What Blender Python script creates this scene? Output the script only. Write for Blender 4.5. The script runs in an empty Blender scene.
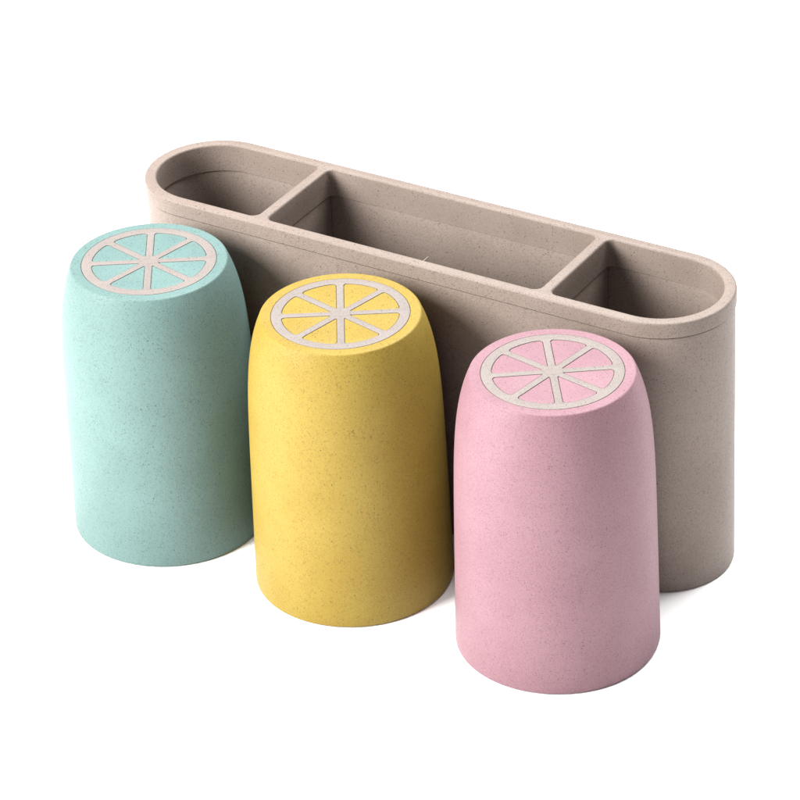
import bpy, bmesh, math
from mathutils import Vector, Matrix

# ------------------------------------------------------------------ setup
S = 0.01                                     # the model is measured in centimetres
scene = bpy.context.scene
COL = scene.collection
PI = math.pi

# dimensions (cm)
HW, HL, HH = 2.908, 10.356, 12.377           # holder: half depth, half straight length, height
SEAM = 0.64                                  # depth of the rim's outer band
WALL = 0.49
DIV_X, DIV_T = (-6.50, 6.53), 0.235          # dividers: centre x, half thickness
CUP_H, CUP_RB, CUP_RT = 12.02, 4.0, 3.128
CUP_RA, CUP_P = -0.257, 8.46
CUPS_X = (-8.872, 0.104, 9.429)
CUP_Y = -(HW + CUP_RB + 0.055)


# ------------------------------------------------------------------ mesh helpers
def link(name, me, mat, parent=None, sharp=35):
    me.name = name
    me.materials.clear()
    me.materials.append(mat)
    for p in me.polygons:
        p.use_smooth = True
    me.set_sharp_from_angle(angle=math.radians(sharp))
    o = bpy.data.objects.new(name, me)
    COL.objects.link(o)
    if parent:
        o.parent = parent
    return o


def rounded(points, n=8):
    """profile [(r, z, fillet)] -> [(r, z)] with every corner filleted"""
    out = []
    for i, p in enumerate(points):
        f = p[2] if len(p) > 2 else 0
        if f <= 0 or i in (0, len(points) - 1):
            out.append((p[0], p[1]))
            continue
        c = Vector(p[:2])
        a = Vector(points[i - 1][:2]) - c
        b = Vector(points[i + 1][:2]) - c
        half = a.angle(b) / 2
        t = min(f / math.tan(half), a.length * .48, b.length * .48)
        r = t * math.tan(half)
        a.normalize(); b.normalize()
        m = (a + b).normalized()
        centre = c + m * (r / math.sin(half))
        s = (c + a * t) - centre
        e = (c + b * t) - centre
        ang = s.angle(e)
        for k in range(n + 1):
            u = k / n
            v = s * (math.sin((1 - u) * ang) / math.sin(ang)) + e * (math.sin(u * ang) / math.sin(ang))
            out.append(tuple(centre + v))
    return out


def loft(profile, half=0.0, n=160):
    """turn a profile round a stadium (half = 0: round a circle); ends are capped"""
    bm = bmesh.new()
    rings = []
    for r, z in profile:
        ring = []
        for k in range(n):
            a = 2 * PI * (k + .5) / n
            x = r * math.cos(a) + (half if math.cos(a) > 0 else -half)
            ring.append(bm.verts.new((x * S, r * math.sin(a) * S, z * S)))
        rings.append(ring)
    for a, b in zip(rings, rings[1:]):
        for k in range(n):
            j = (k + 1) % n
            bm.faces.new((a[k], a[j], b[j], b[k]))
    bm.faces.new(rings[0])
    bm.faces.new(rings[-1])
    bmesh.ops.recalc_face_normals(bm, faces=bm.faces)
    me = bpy.data.meshes.new('mesh')
    bm.to_mesh(me)
    bm.free()
    return me


def plate(loops, z0, z1, bev):
    """a flat plate with holes and rounded edges, from closed 2-D outlines"""
    cu = bpy.data.curves.new('outline', 'CURVE')
    cu.dimensions = '2D'
    cu.fill_mode = 'BOTH'
    cu.extrude = ((z1 - z0) / 2 - bev) * S
    cu.bevel_depth = bev * S
    cu.bevel_resolution = 3
    cu.offset = -bev * S
    for lp in loops:
        sp = cu.splines.new('POLY')
        sp.points.add(len(lp) - 1)
        for q, (x, y) in zip(sp.points, lp):
            q.co = (x * S, y * S, 0, 1)
        sp.use_cyclic_u = True
    ob = bpy.data.objects.new('outline', cu)
    COL.objects.link(ob)
    dg = bpy.context.evaluated_depsgraph_get()
    me = bpy.data.meshes.new_from_object(ob.evaluated_get(dg))
    bpy.data.objects.remove(ob)
    bpy.data.curves.remove(cu)
    me.transform(Matrix.Translation((0, 0, (z0 + z1) / 2 * S)))
    bm = bmesh.new()
    bm.from_mesh(me)
    bmesh.ops.remove_doubles(bm, verts=bm.verts, dist=1e-6)
    bmesh.ops.recalc_face_normals(bm, faces=bm.faces)
    bm.to_mesh(me)
    bm.free()
    return me


def merge(meshes):
    bm = bmesh.new()
    for m in meshes:
        bm.from_mesh(m)
    me = bpy.data.meshes.new('mesh')
    bm.to_mesh(me)
    bm.free()
    return me


def fillet_poly(pts, n=8):
    """closed polygon [(x, y, fillet)] with rounded corners"""
    out = []
    N = len(pts)
    for i, p in enumerate(pts):
        if p[2] <= 0:
            out.append((p[0], p[1]))
            continue
        tri = [pts[i - 1], p, pts[(i + 1) % N]]
        out += rounded(tri, n)[1:-1]
    return out


def stadium(half, r, n=40):
    out = []
    for s in (1, -1):
        for k in range(n + 1):
            a = -PI / 2 + PI * k / n
            out.append((s * (half + r * math.cos(a)), s * r * math.sin(a)))
    return out


# ------------------------------------------------------------------ materials
def nd(nt, kind, **kw):
    n = nt.nodes.new(kind)
    for k, v in kw.items():
        setattr(n, k, v)
    return n


def speckled(name, base, fleck, deep, rough=.52, dots=1.0, seed=0.0):
    """moulded wheat-straw plastic: tinted base with fine grain, dark dots and short fibres"""
    m = bpy.data.materials.new(name)
    m.use_nodes = True
    nt = m.node_tree
    L = nt.links.new
    bs = nt.nodes['Principled BSDF']
    tc = nd(nt, 'ShaderNodeTexCoord')
    off = nd(nt, 'ShaderNodeVectorMath', operation='ADD')
    off.inputs[1].default_value = (seed, seed * 1.7, seed * .6)
    L(tc.outputs['Object'], off.inputs[0])
    P = off.outputs[0]

    def math_(op, a, b, clamp=False):
        n = nd(nt, 'ShaderNodeMath', operation=op, use_clamp=clamp)
        for i, v in enumerate((a, b)):
            if isinstance(v, (int, float)):
                n.inputs[i].default_value = v
            else:
                L(v, n.inputs[i])
        return n.outputs[0]

    def noise(scale, detail=3, vec=P):
        n = nd(nt, 'ShaderNodeTexNoise')
        n.inputs['Scale'].default_value = scale
        n.inputs['Detail'].default_value = detail
        L(vec, n.inputs['Vector'])
        return n.outputs[0]

    def ramp(v, a, b, lo=0.0, hi=1.0):
        n = nd(nt, 'ShaderNodeMapRange')
        L(v, n.inputs[0])
        n.inputs[1].default_value = a
        n.inputs[2].default_value = b
        n.inputs[3].default_value = lo
        n.inputs[4].default_value = hi
        return n.outputs[0]

    def spots(scale, share, radius, stretch=None, rot=None):
        vec = P
        if stretch:
            mp = nd(nt, 'ShaderNodeMapping')
            mp.inputs['Rotation'].default_value = rot
            mp.inputs['Scale'].default_value = stretch
            L(P, mp.inputs['Vector'])
            vec = mp.outputs[0]
        v = nd(nt, 'ShaderNodeTexVoronoi')
        v.inputs['Scale'].default_value = scale
        L(vec, v.inputs['Vector'])
        sep = nd(nt, 'ShaderNodeSeparateColor')
        L(v.outputs['Color'], sep.inputs[0])
        pick = ramp(sep.outputs[0], share, share - .02)
        size = math_('MULTIPLY', sep.outputs[1], radius)
        inside = ramp(math_('SUBTRACT', v.outputs['Distance'], size), 0.06, -0.02)
        return math_('MULTIPLY', math_('MULTIPLY', pick, inside), ramp(sep.outputs[2], 0, 1, .35, 1))

    grain = noise(1900, 3)
    blotch = noise(45, 4)
    # base colour with slow drift and fine grain
    mix1 = nd(nt, 'ShaderNodeMix', data_type='RGBA')
    mix1.inputs[6].default_value = (*base, 1)
    mix1.inputs[7].default_value = (*deep, 1)
    fac = math_('ADD', ramp(blotch, .35, .68, 0, .45), ramp(grain, .40, .70, 0, .75), True)
    L(fac, mix1.inputs[0])
    # dots and fibres
    d1 = spots(2000, .34, .42)
    d2 = spots(950, .05, .30)
    f1 = spots(1080, .28, .36, (1, 1, 3.4), (.5, .35, .2))
    f2 = spots(1080, .28, .36, (1, 3.2, 1), (.9, .1, .75))
    f3 = spots(1080, .28, .36, (3.2, 1, 1), (.2, .8, .4))
    allf = math_('MAXIMUM', math_('MAXIMUM', d1, d2), math_('MAXIMUM', f1, math_('MAXIMUM', f2, f3)))
    clump = ramp(noise(130, 2), .35, .62, .55, 1)
    mix2 = nd(nt, 'ShaderNodeMix', data_type='RGBA')
    L(math_('MULTIPLY', math_('MULTIPLY', allf, clump), .84 * dots, True), mix2.inputs[0])
    L(mix1.outputs[2], mix2.inputs[6])
    mix2.inputs[7].default_value = (*fleck, 1)
    L(mix2.outputs[2], bs.inputs['Base Color'])
    # pale straw bits
    bs.inputs['Specular IOR Level'].default_value = .21
    L(ramp(grain, .3, .7, rough - .07, rough + .09), bs.inputs['Roughness'])
    bp = nd(nt, 'ShaderNodeBump')
    bp.inputs['Strength'].default_value = .21
    bp.inputs['Distance'].default_value = .0004
    L(math_('ADD', noise(900, 4), math_('MULTIPLY', allf, -.35)), bp.inputs['Height'])
    L(bp.outputs[0], bs.inputs['Normal'])
    return m


M_MINT = speckled('mint straw plastic', (.106, .172, .165), (.018, .029, .027), (.085, .139, .132), dots=1.0, seed=.3)
M_YELLOW = speckled('yellow straw plastic', (.232, .168, .032), (.050, .029, .005), (.200, .133, .018), dots=1.0, seed=1.1)
M_PINK = speckled('pink straw plastic', (.213, .121, .141), (.055, .025, .032), (.174, .092, .110), dots=.85, seed=2.3)
M_BEIGE = speckled('beige straw plastic', (.190, .153, .133), (.036, .025, .019), (.150, .118, .100), seed=3.7)
M_INLAY = speckled('pale straw inlay', (.184, .161, .150), (.053, .039, .033), (.152, .130, .120), dots=.85, seed=5.2)
M_GROUND = bpy.data.materials.new('white paper sweep')
M_GROUND.use_nodes = True
g = M_GROUND.node_tree
gb = g.nodes['Principled BSDF']
gb.inputs['Roughness'].default_value = 1
gb.inputs['Specular IOR Level'].default_value = 0
gn = nd(g, 'ShaderNodeTexNoise')
gn.inputs['Scale'].default_value = 600
gm = nd(g, 'ShaderNodeMix', data_type='RGBA')
gm.inputs[6].default_value = (.93, .93, .93, 1)
gm.inputs[7].default_value = (.95, .95, .95, 1)
g.links.new(gn.outputs[0], gm.inputs[0])
g.links.new(gm.outputs[2], gb.inputs['Base Color'])


# ------------------------------------------------------------------ the setting
gme = loft([(120, -0.4), (120, 0)], 0, 96)
ground = link('ground', gme, M_GROUND)
ground['kind'] = 'structure'


# ------------------------------------------------------------------ the toothbrush holder
holder = bpy.data.objects.new('toothbrush_holder', None)
holder.empty_display_size = .05
COL.objects.link(holder)
holder['label'] = 'long beige speckled toothbrush holder with rounded ends and three open compartments, behind the three cups'
holder['category'] = 'toothbrush holder'

top_in = HH - 1.22                           # bottom of the rim's inner skirt
body_top = HH - SEAM - .055
body = loft(rounded([
    (0.6, 0.0), (HW + .03, 0.0, .12), (HW - .045, body_top, .0),
    (HW - .20, body_top - .012), (HW - WALL + .10, body_top - .02),
    (HW - WALL + .10, top_in + .05), (HW - WALL + .075, top_in - .01), (HW - WALL - .02, .55, .5), (0.6, .5)]),
    HL, 192)
link('body', body, M_BEIGE, holder)

wi = HW - WALL


def compartments(inset=0.0):
    """outlines of the three openings, corners by the dividers rounded"""
    w = wi - inset
    fr = .34
    loops = []
    for s, dx in ((-1, DIV_X[0] - DIV_T), (1, DIV_X[1] + DIV_T)):
        x = dx + s * inset
        half = HL
        lp = [(s * abs(x), -w, fr)]
        arc = []
        for k in range(41):
            a = -PI / 2 + PI * k / 40
            arc.append((s * (half + w * math.cos(a)), w * math.sin(a), 0))
        lp = [(x, -w, fr)] + arc + [(x, w, fr)]
        loops.append(fillet_poly(lp))
    a, b = DIV_X[0] + DIV_T + inset, DIV_X[1] - DIV_T - inset
    loops.append(fillet_poly([(a, -w, fr), (b, -w, fr), (b, w, fr), (a, w, fr)]))
    return loops


holes = compartments()
rim_me = plate([stadium(HL, HW)] + holes, top_in - .15, HH, .095)
bm = bmesh.new()
bm.from_mesh(rim_me)
bmesh.ops.bisect_plane(bm, geom=bm.verts[:] + bm.edges[:] + bm.faces[:], plane_co=(0, 0, top_in * S),
                       plane_no=(0, 0, 1), clear_inner=True)
for zc in (HH - SEAM, HH - SEAM - .03):       # step the outer wall in below the band
    bmesh.ops.bisect_plane(bm, geom=bm.verts[:] + bm.edges[:] + bm.faces[:], plane_co=(0, 0, zc * S), plane_no=(0, 0, 1))
for v in bm.verts:
    ax = max(-HL, min(HL, v.co.x / S))
    d = Vector((v.co.x / S - ax, v.co.y / S))
    if d.length > wi + .2 and v.co.z / S < HH - SEAM - .015:
        d *= (wi + .085) / d.length
        v.co.x, v.co.y = (ax + d.x) * S, d.y * S
bmesh.ops.triangle_fill(bm, use_beauty=True, use_dissolve=False, edges=[e for e in bm.edges if e.is_boundary])
bmesh.ops.recalc_face_normals(bm, faces=bm.faces)
bm.to_mesh(rim_me)
bm.free()
link('rim', rim_me, M_BEIGE, holder, 40)
for dx in DIV_X:
    dv = fillet_poly([(dx - .19, -wi + .0, .02), (dx + .19, -wi + .0, .02), (dx + .19, wi, .02), (dx - .19, wi, .02)])
    link('divider', plate([dv], .52, top_in + .06, .02), M_BEIGE, holder)
# the little sliver of moulding flash on the front edge of the middle opening
fl = fillet_poly([(1.03, -wi - .06, 0), (1.09, -wi - .06, 0), (1.075, -wi + .50, .01), (1.045, -wi + .50, .01)])
link('moulding_flash', plate([fl], HH - .16, HH - .11, .01), M_INLAY, holder)


# ------------------------------------------------------------------ the cups
RING_O, RING_I = .858 * CUP_RT, .735 * CUP_RT
SPOKE, HUB, GAP = .138, .42, .019
RECESS = .07


def cup_radius(z):
    t = z / CUP_H
    return CUP_RB + CUP_RA * t + (CUP_RT - CUP_RB - CUP_RA) * t ** CUP_P


def segment_outline(k, grow):
    """one wedge of the citrus slice, between two spokes, with rounded corners"""
    a0 = k * PI / 4
    w = SPOKE + grow
    ri = RING_I - grow

    def on_edge(r, side):
        t = math.sqrt(max(r * r - w * w, 0))
        if side:                              # edge along the next spoke
            c, s = math.cos(a0 + PI / 4), math.sin(a0 + PI / 4)
            return (t * c + w * s, t * s - w * c)
        c, s = math.cos(a0), math.sin(a0)
        return (t * c - w * s, t * s + w * c)
    r0 = HUB + grow * 1.5
    p1, p2 = on_edge(ri, 0), on_edge(ri, 1)
    b0 = math.atan2(p1[1], p1[0])
    b1 = math.atan2(p2[1], p2[0])
    if b1 < b0:
        b1 += 2 * PI
    i0, i1 = on_edge(r0, 0), on_edge(r0, 1)
    pts = [(*i0, .10), (*p1, .30)]
    for q in range(1, 8):
        a = b0 + (b1 - b0) * (.20 + .60 * (q - 1) / 6)
        pts.append((ri * math.cos(a), ri * math.sin(a), 0))
    pts += [(*p2, .30), (*i1, .10)]
    return fillet_poly(pts, 6)


def ring(r, n=128):
    return [(r * math.cos(2 * PI * k / n), r * math.sin(2 * PI * k / n)) for k in range(n)]


def cup_meshes():
    H = CUP_H
    outer = []
    N = 60
    for k in range(N + 1):
        z = .0 + (H - .0) * (1 - (1 - k / N) ** 1.6)
        outer.append((cup_radius(z), z, .0))
    outer[0] = (cup_radius(0), 0, .0)
    prof = [(.5, H - RECESS, 0), (RING_O + GAP, H - RECESS, 0), (RING_O + GAP, H, .015), (CUP_RT, H, .10)]
    side = [(cup_radius(z), z) for z in [H * (1 - (k / 40) ** 1.5) for k in range(1, 41)]]
    side = [(r, z) for r, z in side if z > .3 and z < H - .25]
    prof += [(r, z, 0) for r, z in side]
    prof += [(cup_radius(0), 0, .13), (cup_radius(0) - .26, 0, .1)]
    inner = [(cup_radius(z) - .27, z, 0) for z in (1, 3, 5, 7, 9)]
    prof += inner + [(cup_radius(11.2) - .3, H - .5, .5), (.5, H - .45, 0)]
    shell = loft(rounded(prof), 0, 176)
    wedges = [plate([segment_outline(k, GAP)], H - RECESS - .02, H - .012, .012) for k in range(8)]
    wheel = plate([ring(RING_O)] + [segment_outline(k, 0) for k in range(8)], H - RECESS - .01, H + .004, .014)
    return merge([shell] + wedges), wheel


shell_me, wheel_me = cup_meshes()
cups = (
    ('mint green', M_MINT, 0, 'upside down mint green speckled cup with citrus slice base, beside the yellow cup'),
    ('yellow', M_YELLOW, 0, 'upside down yellow speckled cup with citrus slice base, between the mint and pink cups'),
    ('pink', M_PINK, 0, 'upside down pink speckled cup with citrus slice base, beside the yellow cup'),
)
SPIN = (math.radians(32.6), math.radians(32.5), math.radians(35.0))
for i, (_, mat, _z, lab) in enumerate(cups):
    e = bpy.data.objects.new('cup', None)
    e.empty_display_size = .04
    COL.objects.link(e)
    e.location = (CUPS_X[i] * S, CUP_Y * S, 0.0002)
    e.rotation_euler = (0, 0, SPIN[i])
    e['label'] = lab
    e['category'] = 'cup'
    e['group'] = 'upturned citrus cups in front of the holder'
    link('cup_body', shell_me.copy(), mat, e)
    link('citrus_inlay', wheel_me.copy(), M_INLAY, e)


# ------------------------------------------------------------------ light
w = bpy.data.worlds.new('World')
scene.world = w
w.use_nodes = True
bg = w.node_tree.nodes['Background']
bg.inputs[0].default_value = (1, 1, 1, 1)
bg.inputs[1].default_value = .36


def softbox(name, loc, aim, size, power, col=(1, 1, 1)):
    la = bpy.data.lights.new(name, 'AREA')
    la.shape = 'RECTANGLE'
    la.size, la.size_y = size
    la.energy = power
    la.color = col
    o = bpy.data.objects.new(name, la)
    COL.objects.link(o)
    o.location = loc
    d = Vector(aim) - Vector(loc)
    o.rotation_euler = d.to_track_quat('-Z', 'Y').to_euler()
    return o


softbox('key_softbox', (-.66, -1.0, .74), (0, -.04, .06), (.70, .70), 66, (1, .985, .96))
softbox('added_floor_fill', (.05, .60, 1.28), (0, .0, .0), (1.2, .8), 59)  # added lamp, high behind: keeps the floor white where the key is blocked

# ------------------------------------------------------------------ camera
az, el, roll = map(math.radians, (32.6317, 31.7139, -2.7463))
T = Vector((-.1518, -2.6123, 5.6421))
back = Vector((math.sin(az) * math.cos(el), -math.cos(az) * math.cos(el), math.sin(el)))
r0 = Vector((math.cos(az), math.sin(az), 0))
u0 = back.cross(r0)
r = r0 * math.cos(roll) + u0 * math.sin(roll)
u = u0 * math.cos(roll) - r0 * math.sin(roll)
cam = bpy.data.cameras.new('camera')
co = bpy.data.objects.new('camera', cam)
COL.objects.link(co)
mw = Matrix((r, u, back)).transposed().to_4x4()
mw.translation = (T + back * 137.1015) * S
co.matrix_world = mw
cam.sensor_width = 36
cam.lens = 36 * 3392.64 / 800
cam.clip_start = .05
cam.clip_end = 100
scene.camera = co

scene.view_settings.view_transform = 'Standard'
scene.view_settings.look = 'None'
scene.view_settings.gamma = 1
scene.view_settings.exposure = 0
scene.render.film_transparent = False
